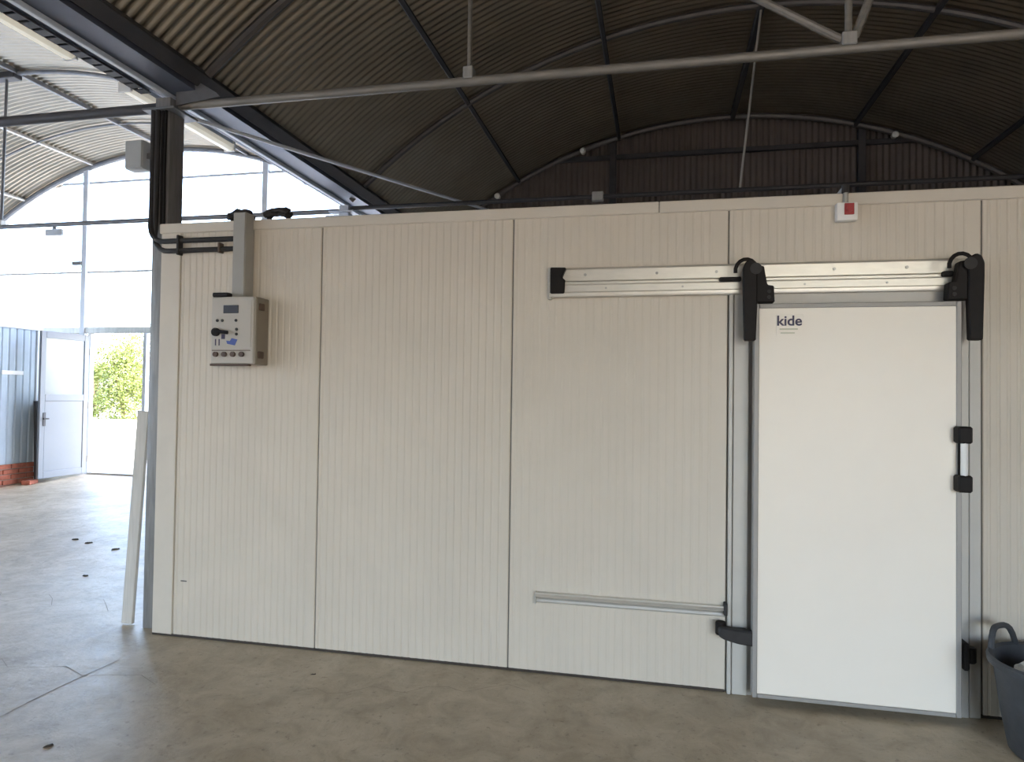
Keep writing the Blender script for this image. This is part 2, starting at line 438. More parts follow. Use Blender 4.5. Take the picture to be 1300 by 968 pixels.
mb = MB(); L(mb, LU-.1, LU-.05, .02, .028, 1.05, 1.25); L(mb, LU-.12, LU-.03, .055, .07, 1.15, 1.17); mb.tube([(DX0+.0, 9.19-LU+.06, 1.16), (DX0+.05, 9.19-LU+.06, 1.16)], .009, 8)
mb.build('handle', M_DARKST, d2)
for z in (.5, 1.35, 2.2): MB().tube([(DX0+.0, 9.205, z-.05), (DX0+.0, 9.205, z+.05)], .012, 8).build('hinge', M_ZINC, d2)

# partition of pale sheets on a brick footing, running into the depth
BX = -9.25
bt = thing('partition_wall', (BX, 7.5, .15), 'pale blue sheet partition on a low red brick footing, left of the open door', 'partition', kind='structure')
for k, (ya, yb) in enumerate(((4.2, 5.38), (5.4, 6.58), (6.6, 7.78), (7.8, 8.56))):
    prof, y, k2 = [], ya, 0
    while y < yb-.001:
        prof += [(y, 0.0), (min(y+.07, yb), 0.0), (min(y+.085, yb), -.01), (min(y+.10, yb), -.01)]; y += .115
    pts = []
    for yy, dx in prof:
        if not pts or yy > pts[-1][0] + 1e-5: pts.append((yy, dx))
    V = [(BX+.02+dx, yy, z) for yy, dx in pts for z in (.50, 2.48)]
    V = [(a-BX, b-7.5, c-.15) for a, b, c in V]
    Fc = [(2*i, 2*i+2, 2*i+3, 2*i+1) for i in range(len(pts)-1)]
    raw('panel', V, Fc, M_BOOTH, bt)
MB().box(BX-.03, BX+.0, 4.2, 8.6, .5, 2.5).build('panel_backing', M_BOOTH, bt)
MB().box(BX-.05, BX+.05, 4.2, 8.66, 2.48, 2.58, .006).build('top_rail', M_WHITEST, bt)
for y in (7.79, 8.6): MB().box(BX-.04, BX+.045, y-.035, y+.035, .2, 2.48, .006).build('post', M_WHITEST, bt)
MB().box(BX+.02, BX+.032, 8.02, 8.36, 1.80, 1.86, .003).build('label_strip', M_STICK, bt)
MB().box(BX-.05, BX+.03, 4.2, 8.62, .0, .50).build('footing_core', M_MORTAR, bt)
for c in range(5):
    y = 4.2 + (.12 if c % 2 else 0)
    while y < 8.6:
        e = min(y+.235, 8.62)
        z = .13 + c*.076
        if e - y > .05: MB().box(BX-.02, BX+.05+random.uniform(-.004, .004), y, e, z, z+.064, .004).build('brick', M_BRICK, bt)
        y += .25
# loose things by the partition
tag(MB().box(-9.16, -9.11, 8.50, 8.70, .235, 1.42, .004, rot=Matrix.Rotation(math.radians(2), 3, 'X')).build('dark_strip', M_DARKST), 'narrow dark upright strip standing between partition and open door', 'dark_strip')  # plain dark upright strip between partition and door
bk = MB().box(-9.08, -8.96, 8.22, 8.44, .20, .262, .006, rot=RZ(20)).build('loose_brick', M_BRICK)
tag(bk, 'loose red brick on the floor under the open door', 'brick')

# shrubs outside
def shrub(x, y, h, w, n, seed, label):
    rnd = random.Random(seed)
    t = thing('shrub', (x, y, .24), label, 'shrub')
    mb = MB()
    for k in range(5):
        a = rnd.uniform(0, 2*PI); r = w*.3
        mb.tube([(x, y, .2), (x+math.cos(a)*r*.4, y+math.sin(a)*r*.4, .24+h*.35), (x+math.cos(a)*r, y+math.sin(a)*r, .24+h*.75)], [.06, .04, .015], 6)
    mb.build('trunk', M_BARK, t)
    V, Fc = [], []
    blobs = [(rnd.gauss(0, .28)*w, rnd.gauss(0, .25)*w, h*(.04+.86*rnd.random())) for _ in range(40)]
    for k in range(n):
        bx, by, bz = rnd.choice(blobs); s = w*.20
        p = Vector((bx+rnd.gauss(0, s), by+rnd.gauss(0, s), max(.05, bz+rnd.gauss(0, s))))
        d = Vector((rnd.gauss(0, 1), rnd.gauss(0, 1), rnd.gauss(0, .7))).normalized(); u = d.orthogonal().normalized()
        l = rnd.uniform(.07, .14); i = len(V)
        V += [tuple(p), tuple(p+d*l*.5+u*l*.32), tuple(p+d*l), tuple(p+d*l*.5-u*l*.32)]
        Fc.append((i, i+1, i+2, i+3))
    o = raw('foliage', V, Fc, M_FOL, t); o['kind'] = 'stuff'
shrub(-24.6, 27.5, 4.0, 1.8, 10000, 3, 'larger yellow-green shrub seen through the doorway')
shrub(-27.2, 28.6, 2.7, .75, 3500, 5, 'smaller yellow-green shrub next to the bigger one outside the doorway')

# ------------------------------------------------------------------ cold room
cr = thing('wall_cold_room', (.9, YF, 0), 'white insulated-panel front wall of the cold room', 'cold room', kind='structure')
def ribbed(x0, x1, z0, z1, depth, pitch=.0455):
    pts = [(x0, YF+.02), (x0+.002, YF+.003), (x0+.006, YF)]
    x = x0 + .02
    while x + pitch < x1 - .012:
        pts += [(x, YF), (x+.004, YF+depth), (x+.013, YF+depth), (x+.017, YF)]
        x += pitch
    pts += [(x1-.006, YF), (x1-.002, YF+.003), (x1, YF+.02)]
    V = [(a-.9, b-YF, c) for a, b in pts for c in (z0, z1)]
    Fc = [(2*i, 2*i+2, 2*i+3, 2*i+1) for i in range(len(pts)-1)]
    return raw('panel', V, Fc, M_PANEL, cr)
ribbed(-3.09, -2.0822, .012, 2.645, .0022)
ribbed(-2.0778, -.8522, .012, 2.645, .0022)
ribbed(-.8478, .3658, .012, 2.645, .0012)
ribbed(.3702, 1.6108, .012, 2.645, .0012)
ribbed(1.6152, 2.83, .012, 2.645, .0022)
ribbed(2.836, 4.95, .012, 2.645, .0022)
MB().box(-3.08, 4.96, YF+.008, YF+.10, .0, 2.69).build('panel_core', M_GAP, cr)
MB().box(-3.24, -3.094, YF-.006, YF+.03, .012, 2.66, .003).build('corner_trim', M_TRIM, cr)
MB().box(-3.25, -.012, YF-.014, YF+.11, 2.640, 2.705, .004).build('top_trim', M_TRIM, cr)
MB().box(-.008, 4.96, YF-.014, YF+.11, 2.640, 2.705, .004).build('top_trim', M_TRIM, cr)
MB().box(-3.24, .36, YF-.004, YF+.05, .0, .014, .002).build('floor_seal', M_SEAL, cr)
MB().box(1.50, 4.96, YF-.004, YF+.05, .0, .014, .002).build('floor_seal', M_SEAL, cr)
MB().box(-3.08, -3.0, YF+.10, 8.3, .0, 2.66).build('side_panel', M_PANEL, cr)
MB().box(-3.08, 4.96, YF+.11, 8.3, 2.56, 2.66).build('roof_panel', M_PANEL, cr)
MB().box(-3.0, 4.96, 8.2, 8.3, .0, 2.56).build('rear_panel', M_PANEL, cr)

MB().box(-3.036, -2.992, YF-.0012, YF+.001, .358, .366).build('scuff', M_GAP, cr)

# door frame
df = thing('door_frame', (1.0, YF, 0), 'grey aluminium frame around the sliding cold room door', 'door frame')
MB().box(.372, .392, YF-.028, YF+.004, .0, 2.20, .003).build('jamb', M_FRAME, df)
MB().box(.396, .475, YF-.022, YF+.004, .0, 2.20, .003).build('jamb', M_FRAME, df)
MB().box(1.50, 1.545, YF-.022, YF+.004, .0, 2.20, .003).build('jamb', M_FRAME, df)
MB().box(1.549, 1.602, YF-.016, YF+.004, .0, 2.22, .003).build('jamb', M_FRAME, df)
MB().box(.475, 1.50, YF-.03, YF+.004, 2.06, 2.18, .003).build('header', M_FRAME, df)
MB().box(.475, .50, YF-.01, YF+.004, .0, 2.06).build('gap_shade_strip', M_EDGE, df)  # dark strip standing in for the shade between jamb and door

# sliding door
DY0, DY1 = 3.80, 3.875
DXA, DXB, DZ0, DZ1 = .490, 1.474, .036, 2.104
sd = thing('sliding_door', (.98, DY0, DZ0), 'plain white sliding cold room door hanging from the overhead rail', 'door', kind='thing')
MB().box(DXA+.022, DXB-.022, DY0+.002, DY1, DZ0+.02, DZ1-.022, .003).build('leaf_panel', M_DOOR, sd)
MB().box(DXA, DXA+.024, DY0-.003, DY1+.002, DZ0, DZ1, .003).build('edge_profile', M_EDGE, sd)
MB().box(DXB-.024, DXB, DY0-.003, DY1+.002, DZ0, DZ1, .003).build('edge_profile', M_EDGE, sd)
MB().box(DXA+.025, DXB-.025, DY0-.003, DY1+.002, DZ1-.024, DZ1, .003).build('edge_profile', M_EDGE, sd)
MB().box(DXA+.025, DXB-.025, DY0-.003, DY1+.002, DZ0, DZ0+.02, .003).build('edge_profile', M_EDGE, sd)
# maker's sticker with its lettering
st = MB().box(.598, .732, DY0-.001, DY0+.003, 1.936, 2.045, .0005).build('sticker', M_DOOR, sd)
cu = bpy.data.curves.new('lettering', 'FONT'); cu.body = 'kide'; cu.size = .078; cu.extrude = .0012; cu.offset = .0014
cu.space_character = 1.0
to = bpy.data.objects.new('lettering_tmp', cu); C.objects.link(to)
bpy.context.view_layer.update()
dg = bpy.context.evaluated_depsgraph_get()
me = bpy.data.meshes.new_from_object(to.evaluated_get(dg))
C.objects.unlink(to); bpy.data.objects.remove(to)
xsv = [v.co.x for v in me.vertices]; w0 = max(xsv) - min(xsv); x0m = min(xsv)
for v in me.vertices:
    x, y, z = v.co
    v.co = (.603 + (x-x0m)*(.122/w0) - .98, -.0035 - z, 1.988 + y*.95 - DZ0)
me.materials.append(M_NAVY)
lt = bpy.data.objects.new('lettering', me); C.objects.link(lt); lt.parent = st
MB().box(.615, .705, DY0-.002, DY0, 1.966, 1.972).build('underline', M_OCHRE, st)
MB().box(.620, .690, DY0-.002, DY0, 1.946, 1.951).build('underline', M_OCHRE, st)
# pull handle on the closing edge
hd = MB()
hd.box(1.436, 1.500, 3.735, 3.805, 1.395, 1.478, .008); hd.box(1.436, 1.500, 3.735, 3.805, 1.155, 1.238, .008)
hd.box(1.455, 1.500, 3.790, 3.812, 1.16, 1.47, .004)
hd = hd.build('handle', M_BLACK, sd)
MB().tube([(1.468, 3.757, 1.235), (1.468, 3.757, 1.398)], .016, 12).build('grip', M_STICK, hd)
# two hangers carrying the door on the rail
def hanger(side):
    s = side
    ox = .462 if s < 0 else 1.524          # centre of the vertical arm
    fx = -s                                 # foot direction (towards the door)
    mb = MB()
    arm = [(ox-.036, 2.22), (ox-.036, 2.29), (ox-.022, 2.325), (ox+.0, 2.335), (ox+.028, 2.32), (ox+.036, 2.28), (ox+.036, 2.10), (ox+.030, 1.905), (ox-.028, 1.905)]
    if s > 0: arm = [(2*ox-x, z) for x, z in arm][::-1]
    mb.prism(arm, 'y', 3.755, 3.80, .006)
    foot = [(ox, 2.31), (ox+fx*.07, 2.30), (ox+fx*.088, 2.20), (ox+fx*.12, 2.195), (ox+fx*.125, 2.108), (ox, 2.108)]
    if fx < 0: foot = foot[::-1]
    mb.prism(foot, 'y', 3.77, 3.83, .005)
    h = mb.build('hanger', M_BLACK, sd)
    MB().disc((ox + fx*.028, 3.757, 2.285), '-y', .030, .006, 20).build('roller_cap', M_DKGREY, h)
    q = []
    for k in range(9):
        a = PI*(0.1 + .95*k/8)
        q.append((ox - .02 + (.0 if s < 0 else -.045) - s*0 + .055*math.cos(a), 3.765, 2.275 + .062*math.sin(a)))
    MB().tube(q, .010, 8).build('rubber_loop', M_BLACK, h)
    for z in (2.14, 2.17): MB().disc((ox+fx*.095, 3.771, z-.005), '-y', .010, .007, 10).build('bolt', M_DKGREY, h)
hanger(-1); hanger(1)

# overhead rail
rl = thing('door_rail', (.45, 3.88, 2.25), 'long aluminium track above the sliding door', 'rail')
prof_top = [(YF-.002, 2.255), (YF-.03, 2.255), (YF-.038, 2.262), (YF-.040, 2.325), (YF-.032, 2.337), (YF-.002, 2.337)]
MB().prism(prof_top, 'x', -.615, 1.545).build('back_plate', M_ALU, rl)
prof_low = [(YF-.002, 2.17), (YF-.062, 2.168), (YF-.066, 2.176), (YF-.066, 2.190), (YF-.060, 2.196), (YF-.060, 2.232), (YF-.066, 2.238), (YF-.066, 2.250), (YF-.056, 2.256), (YF-.002, 2.256)]
MB().prism(prof_low, 'x', -.622, 1.50).build('track', M_ALU, rl)
MB().box(-.635, -.612, YF-.05, YF, 2.158, 2.342, .004).build('end_cap', M_FRAME, rl)
mb = MB()
cap = [(-.615, 2.185), (-.615, 2.335), (-.525, 2.332), (-.548, 2.275), (-.530, 2.262), (-.535, 2.185)]
mb.prism([(x, z) for x, z in cap][::-1], 'y', YF-.085, YF-.045, .005)
mb.build('end_stop', M_BLACK, rl)
MB().box(.312, .425, YF-.095, YF-.062, 2.232, 2.256, .005).build('stop_arm', M_BLACK, rl)
MB().box(1.40, 1.45, YF-.095, YF-.062, 2.235, 2.262, .005).build('stop_arm', M_BLACK, rl)
for x in (-.42, -.02, .30, .9, 1.25): MB().disc((x, YF-.040, 2.295), '-y', .008, .004, 10).build('bolt', M_ZINC, rl)
for x in (-.30, .12, .75, 1.15): MB().disc((x, YF-.060, 2.214), '-y', .006, .003, 8).build('bolt', M_ZINC, rl)

# lower guide bar on the wall
gb = thing('guide_bar', (-.16, YF, .44), 'thin aluminium guide bar low on the wall beside the door', 'rail')
MB().prism([(YF, .470), (YF-.034, .470), (YF-.037, .464), (YF-.030, .446), (YF, .440)], 'x', -.685, .368).build('bar', M_ALU, gb)
MB().prism([(YF, .436), (YF-.016, .430), (YF-.020, .418), (YF-.010, .408), (YF, .406)], 'x', -.685, .362).build('lower_lip', M_FRAME, gb)
MB().box(-.690, -.683, YF-.036, YF, .404, .472, .002).build('end_plate', M_FRAME, gb)
MB().box(.352, .370, YF-.050, YF, .425, .490, .003).build('end_bracket', M_DKGREY, gb)

# floor guides holding the foot of the door
fg = thing('guide_roller', (.42, 3.86, .33), 'black guide bracket at the lower corner of the door under the guide bar', 'bracket')
MB().prism([(.318, .372), (.330, .385), (.40, .378), (.500, .372), (.500, .296), (.42, .302), (.340, .322), (.318, .340)], 'y', 3.80, 3.852, .008).build('arm', M_DKGREY, fg)
MB().box(.390, .470, 3.85, YF-.02, .318, .362, .004).build('mount', M_DKGREY, fg)
MB().lathe([(.0, .330), (.026, .330), (.028, .335), (.028, .392), (.024, .398), (.0, .398)], .335, 3.862, 16).build('roller', M_BLACK, fg)
fg2 = thing('guide_block', (1.51, 3.88, .34), 'black guide block at the lower closing edge of the door next to the bin', 'bracket')
MB().box(1.482, 1.512, 3.80, YF-.02, .268, .405, .008).build('block', M_BLACK, fg2)
mb = MB(); mb.lathe([(.0, .300), (.022, .300), (.026, .306), (.026, .372), (.022, .378), (.0, .378)], 1.528, 3.84, 14); mb.box(1.505, 1.545, 3.845, 3.89, .318, .36, .005)
mb.build('roller', M_BLACK, fg2)

# ------------------------------------------------------------------ control box on the wall
cb = thing('control_box', (-2.55, YF, 1.97), 'beige refrigeration control box with knobs and small display on the wall', 'control box')
BY = 3.755
X0, X1, Z0, Z1 = -2.735, -2.440, 1.768, 2.190
MB().box(X0+.004, X1, BY+.03, YF-.001, Z0, Z1, .005).build('case', M_CASE, cb)
fp = MB().box(X0, X1-.002, BY, BY+.03, Z0+.004, Z1-.002, .005).build('front_panel', M_CASEF, cb)
MB().box(X0+.015, X1-.017, BY-.003, BY+.002, Z0+.105, Z1-.018, .001).build('overlay', M_CASEF, fp)
MB().box(-2.65, -2.545, BY-.006, BY, 2.085, 2.135, .002).build('display', M_DISP, cb)
for x in (-2.69, -2.655, -2.56): MB().disc((x, BY-.002, 2.04), '-y', .009, .006, 10).build('button', M_DKGREY, cb)
for z in (1.985, 1.955): MB().disc((-2.555, BY-.002, z), '-y', .009, .006, 10).build('button', M_DKGREY, cb)
sw = MB().disc((-2.695, BY-.001, 1.968), '-y', .026, .02, 18).build('main_switch', M_BLACK, cb)
MB().box(-2.70, -2.60, BY-.036, BY-.015, 1.958, 1.980, .005, rot=RY(7)).build('lever', M_BLACK, sw)
MB().box(-2.66, -2.635, BY-.004, BY-.001, 1.925, 1.955).build('print', M_NAVY, cb)
MB().prism([(-2.618, 1.895), (-2.565, 1.885), (-2.548, 1.922), (-2.588, 1.930), (-2.60, 1.912), (-2.625, 1.915)][::-1], 'y', BY-.005, BY-.001).build('blue_mark', M_BLUE, cb)
for x in (-2.70, -2.675): MB().box(x-.004, x+.004, BY-.004, BY-.001, 1.885, 1.925).build('print', M_NAVY, cb)
for x in (-2.695, -2.635, -2.575, -2.515): MB().disc((x, BY-.001, 1.830), '-y', .016, .016, 14).build('knob', M_BROWNKNOB, cb)
MB().box(X0+.01, X1-.02, BY-.0035, BY, 1.852, 1.857).build('print_line', M_BROWNKNOB, cb)
for z in (1.83, 2.13):
    MB().box(X1-.004, X1+.012, BY+.05, BY+.10, z-.022, z+.022, .004).build('latch', M_BROWNKNOB, cb)
MB().box(X0+.0, X0+.11, BY+.0, BY+.05, Z1, Z1+.026, .005).build('hasp', M_BLACK, cb)
MB().box(X0-.004, X1-.03, BY-.004, BY+.03, Z0-.010, Z0+.004, .003).build('bottom_lip', M_BROWNKNOB, cb)

# cable duct rising from the box
cd = thing('cable_duct', (-2.57, YF, 2.2), 'grey upright cable duct rising from the control box to the wall top', 'cable duct')
MB().box(-2.642, -2.556, 3.825, YF-.001, 2.19, 2.735, .004).build('duct', M_DUCT, cd)
MB().box(-2.640, -2.558, 3.817, 3.828, 2.195, 2.730, .003).build('cover', M_DUCT, cd)
# bundles of cable lying over the top of the wall
def bundle(x0, x1, label, seed):
    rnd = random.Random(seed)
    t = thing('cable_bundle', ((x0+x1)/2, 3.95, 2.705), label, 'cable')
    for k in range(5):
        z = 2.722 + .017*(k % 3); y = 3.925 + .03*(k//2)
        pts = [(x0 + (x1-x0)*i/6, y+rnd.uniform(-.012, .012), z+rnd.uniform(-.004, .010) + .020*math.sin(PI*i/6)) for i in range(7)]
        MB().tube(pts, .016, 8).build('cable', M_DKGREY, t)
bundle(-2.755, -2.61, 'thick dark cable bundle over the wall top, ending at the duct', 2)
bundle(-2.485, -2.33, 'flatter dark cable bundle on the wall top, further from the column', 8)

# ------------------------------------------------------------------ alarm box above the door
al = thing('alarm_box', (.96, YF, 2.6), 'small white box with red button at the wall top above the door', 'alarm')
MB().box(.908, 1.012, 3.865, YF-.001, 2.548, 2.645, .008, 2).build('case', M_STICK, al)
MB().box(.945, .992, 3.858, 3.868, 2.578, 2.638, .002).build('button_plate', M_RED, al)
MB().disc((.970, 3.860, 2.608), '-y', .017, .012, 16).build('button', M_RED, al)
MB().tube([(.957, 3.89, 2.64), (.957, 3.89, 2.715), (.957, 3.91, 2.732), (.957, 4.02, 2.732)], .014, 10).build('conduit', M_ZINC, al)
MB().tube([(.957, 3.89, 2.70), (.957, 3.89, 2.742)], .02, 10).build('gland', M_DKGREY, al)

# ------------------------------------------------------------------ columns
co = thing('steel_column', (-3.33, 4.07, 0), 'tall grey steel column at the open corner of the cold room', 'column')
MB().box(-3.385, -3.268, 4.00, 4.145, .0, 3.60, .006, 2).build('shaft', M_COL, co)
MB().box(-3.45, -3.20, 3.95, 4.2, 3.50, 3.515, .003).build('head_plate', M_STEEL, co)
MB().prism([(-3.268, 3.56), (-2.93, 3.60), (-2.96, 3.63), (-3.268, 3.82)], 'y', 4.052, 4.062).build('gusset', M_STEEL, co)
for k, x in enumerate((-3.345, -3.31)):
    zb = (2.585, 2.52)[k]; ex = -2.642
    x0 = x - (0 if k else .0)
    pts = [(x0-.035*(1-k)*0 - .03, 3.975, 3.50), (x0-.03, 3.975, zb+.17)]
    for q in range(1, 7):
        a = PI/2*q/6; pts.append((x0-.03+.17*(1-math.cos(a)), 3.975-.078*q/6, zb+.17-.17*math.sin(a)))
    pts += [(-3.0, 3.896, zb), (-2.8, 3.896, zb), (ex, 3.896, zb)]
    o = MB().tube(pts, .017, 10).build('conduit', M_DKGREY)
    tag(o, ('upper', 'lower')[k] + ' of the two dark conduits bending from the column to the duct', 'conduit')
tag(MB().box(-3.095, -3.078, 3.872, YF, 2.49, 2.62, .003).build('conduit_clip', M_DKGREY), 'dark clip holding both conduits at the corner trim', 'clip')
tag(MB().box(-2.79, -2.775, 3.872, YF, 2.495, 2.56, .003).build('conduit_clip', M_BROWNKNOB), 'small brown clip on the lower conduit', 'clip')
for k, (x, y) in enumerate(((-3.345, 3.99), (-3.32, 3.985))):
    tag(MB().tube([(x+.035, y, 3.5), (x+.032, y, 3.1), (x+.036, y, 2.72)], .009, 8).build('cable', M_BLACK), ('black cable running down the column front', 'second black cable hugging the column edge')[k], 'cable')
jb = thing('junction_box', (-3.5, 4.0, 3.2), 'pale grey junction box on the side of the column', 'junction box')
MB().box(-3.575, -3.435, 3.955, 4.045, 3.105, 3.300, .006, 2).build('case', M_GREYBOX, jb)
MB().box(-3.570, -3.440, 3.945, 3.957, 3.110, 3.295, .004).build('lid', M_GREYBOX, jb)
MB().box(-3.44, -3.384, 3.99, 4.03, 3.18, 3.22).build('bracket', M_STEEL, jb)

c2 = thing('steel_column', (VX, F2, 0), 'far white column top where the valley gutter meets the next frame', 'column')
MB().box(VX-.02, VX+.09, F2-.05, F2+.05, .0, 3.58, .005).build('shaft', M_WHITEST, c2)
MB().box(VX-.12, VX+.16, F2-.09, F2+.09, 3.50, 3.515, .003).build('head_plate', M_WHITEST, c2)
MB().prism([(VX-.02, 3.2), (VX-.02, 3.49), (VX-.2, 3.49)], 'y', F2-.006, F2+.006).build('gusset', M_WHITEST, c2)

# plank leaning by the column
a = Vector((-3.535, 4.04, 0.0)); b = Vector((-3.452, 4.03, 1.38))
ang = math.degrees(math.atan2(b.x-a.x, b.z-a.z))
pk = MB().box(-.042, .042, -.014, .014, .008, 1.46, .003, rot=RY(ang), piv=(0, 0, 0))
bmesh.ops.translate(pk.bm, verts=list(pk.bm.verts), vec=a)
tag(pk.build('plank', M_PLANK), 'pale narrow plank leaning against the foot of the column', 'plank')

# ------------------------------------------------------------------ roof steel
def rib(bay, y, r, m_, label, d0=-44, d1=44, flat=None, group=None):
    mb = MB(); off = .045
    pts = [(arc_pt(bay, d0+(d1-d0)*i/36, off)[0], y, arc_pt(bay, d0+(d1-d0)*i/36, off)[1]) for i in range(37)]
    mb.tube(pts, r, 8)
    return tag(mb.build('arch_rib', m_), label, 'roof arch', group)
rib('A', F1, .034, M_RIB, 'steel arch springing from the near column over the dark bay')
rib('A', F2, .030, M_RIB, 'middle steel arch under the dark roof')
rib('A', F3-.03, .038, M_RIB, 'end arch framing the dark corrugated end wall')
rib('B', F1, .034, M_STEEL, 'near steel arch over the bright bay by the column', -46, 43.5)
rib('B', F2, .026, M_STEEL, 'middle steel arch across the bright bay roof', -46, 43.5)
rib('B', 8.2, .014, M_STEEL, 'thin rod arch near the glazed end of the bright bay', -46, 43.5)
rib('B', F3-.03, .040, M_STEEL, 'arch framing the glazed end wall', -46, 43.5)

def purlin(bay, deg, w, h, m_, label):
    x, z = arc_pt(bay, deg, h/2+.0)
    o = MB().box(x-w/2, x+w/2, Y0, 9.28, z-h/2, z+h/2, .006, rot=RY(deg)).build('purlin', m_)
    return tag(o, label, 'purlin')
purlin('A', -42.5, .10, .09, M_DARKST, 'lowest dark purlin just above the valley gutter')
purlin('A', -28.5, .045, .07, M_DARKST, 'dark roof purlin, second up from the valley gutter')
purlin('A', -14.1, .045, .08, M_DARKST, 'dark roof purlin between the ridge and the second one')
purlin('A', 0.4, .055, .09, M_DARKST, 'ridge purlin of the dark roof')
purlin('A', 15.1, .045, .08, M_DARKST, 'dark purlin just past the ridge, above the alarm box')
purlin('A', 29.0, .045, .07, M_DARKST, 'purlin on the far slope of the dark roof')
purlin('B', -14.4, .035, .05, M_ZINC, 'lit purlin reaching the glazed wall post in the bright bay')
purlin('B', 0.0, .035, .06, M_STEEL, 'ridge purlin of the bright bay roof')
purlin('B', -28.8, .035, .05, M_ZINC, 'low lit purlin at the far slope of the bright bay')
purlin('B', 14.4, .035, .05, M_STEEL, 'bright bay purlin hidden partly by the column')
purlin('B', 28.8, .035, .05, M_STEEL, 'bright bay purlin next to the lamps')

# valley gutter
vg = thing('valley_gutter', (VX, 2.4, 3.6), 'dark valley gutter between the two roofs above the column', 'gutter')
MB().prism([(-3.43, 3.655), (-3.12, 3.655), (-3.12, 3.665), (-3.43, 3.665)], 'y', Y0, 9.28).build('bottom', M_GUTTER, vg)
MB().prism([(-3.432, 3.655), (-3.432, 3.665), (-3.70, 3.955), (-3.72, 3.955)], 'y', Y0, 9.28).build('side', M_GUTTER, vg)
MB().prism([(-3.118, 3.655), (-3.118, 3.665), (-3.16, 3.86), (-3.15, 3.86)][::-1], 'y', Y0, 9.28).build('side', M_GUTTER, vg)
MB().box(-3.350, -3.315, Y0, 9.26, 3.622, 3.655, .004).build('edge_lip', M_WHITEST, vg)

# tie beams and hangers
def tie(x0, x1, y, z, r, m_, label):
    t = thing('tie_beam', ((x0+x1)/2, y, z), label, 'tie beam')
    MB().tube([(x0, y, z), (x1, y, z)], r, 14).build('tube', m_, t)
    return t
t1 = tie(-3.27, XR-.03, F1, 3.575, .029, M_TIE, 'long round steel tie beam crossing above the cold room')
t2 = tie(-11.55, -3.39, F1, 3.575, .036, M_DARKST, 'near tie beam over the bright bay at the left of the column')
t3 = tie(-11.55, -3.32, F2, 3.53, .026, M_STEEL, 'second tie beam crossing in front of the glazed end wall')
t4 = tie(-3.2, XR-.03, F2, 3.555, .022, M_DARKST, 'dark far tie beam just above the cold room wall top')
def rod(name, p0, p1, r, m_, label, cat, clamp=None):
    t = thing(name, p1, label, cat)
    MB().tube([p0, p1], r, 10).build('tube', m_, t)
    if clamp:
        x, y, z = p1
        MB().box(x-clamp, x+clamp, y-.038, y+.038, z-.02, z+.055, .006).build('clamp', M_ZINC, t)
    return t
rod('hanger_rod', (-1.19, F1, arc_z('A', -1.19, .05)), (-1.19, F1, 3.605), .013, M_TIE, 'thin hanger rod with clamp near the middle of the tie beam', 'hanger rod', .032)
rod('hanger_rod', (1.02, F1, arc_z('A', 1.02, .05)), (1.02, F1, 3.605), .020, M_TIE, 'upright post of the bracing joint above the alarm box', 'hanger rod', .04)
rod('brace', (-1.16, F1, 4.97), (.985, F1, 3.63), .022, M_TIE, 'diagonal brace from the bracing joint up towards the clamped hanger rod', 'brace')
rod('brace', (1.62, F1-.02, 5.2), (1.05, F1, 3.63), .024, M_TIE, 'steep brace beside the upright post of the bracing joint', 'brace')
rod('hanger_rod', (.90, F2, arc_z('A', .9, .05)), (.72, F2, 3.575), .011, M_ZINC, 'thin slanted rod from the ridge to the dark far tie beam', 'hanger rod')
rod('hanger_rod', (-7.70, F2, arc_z('B', -7.7, .05)), (-7.72, F2, 3.555), .016, M_STEEL, 'hanger rod from the ridge of the bright bay', 'hanger rod', .03)
hr = [o for o in C.objects if o.get('label') == 'hanger rod from the ridge of the bright bay'][0]
MB().box(-7.86, -7.54, F2-.06, F2+.06, arc_z('B', -7.7, .11), arc_z('B', -7.7, .03), .008).build('top_bracket', M_DARKST, hr)
rod('wind_brace', (-3.24, 4.14, 3.515), (-1.27, 9.2, 3.81), .015, M_WHITEST, 'bright straight wind brace rising from the column head into the depth', 'brace')
tag(MB().box(-.66, -.55, F2-.03, F2+.03, 3.51, 3.60, .006).build('clamp_box', M_ZINC), 'grey clamp on the dark far tie beam', 'clamp')
tag(MB().box(-7.07, -6.84, F2-.02, F2+.02, 3.40, 3.475, .006).build('hanging_plate', M_WHITEST), 'pale plate hanging under the second tie beam', 'plate')
MB().box(-6.97, -6.94, F2-.012, F2+.012, 3.47, 3.515).build('hook', M_STEEL, bpy.data.objects['hanging_plate'])
# gable framing behind the cold room
for x, lab in ((-.645, 'dark gable post under the second ridge-side purlin'), (2.47, 'dark gable post behind the alarm box'),):
    tag(MB().box(x-.045, x+.045, 9.26, 9.34, .0, arc_z('A', x, .07), .005).build('gable_post', M_DARKST), lab, 'post')
tag(MB().box(-2.3, 4.0, 9.27, 9.33, 4.83, 4.89, .005).build('girt', M_DARKST), 'horizontal girt on the dark end wall', 'girt')
for i, (x, z) in enumerate(((-2.22, 4.36), (-1.04, 4.92), (2.81, 4.88))):
    t = thing('lamp_socket', (x, 9.16, z), ('small pale lamp on the end arch nearest the wall top', 'small pale lamp on the end arch left of the dark gable post', 'small pale lamp on the end arch past the alarm box')[i], 'lamp')
    MB().tube([(x, 9.20, z), (x, 9.15, z)], .035, 12).build('base', M_ZINC, t)
    MB().tube([(x, 9.152, z), (x, 9.12, z), (x, 9.10, z)], [.03, .04, .02], 12).build('bulb', M_STICK, t)

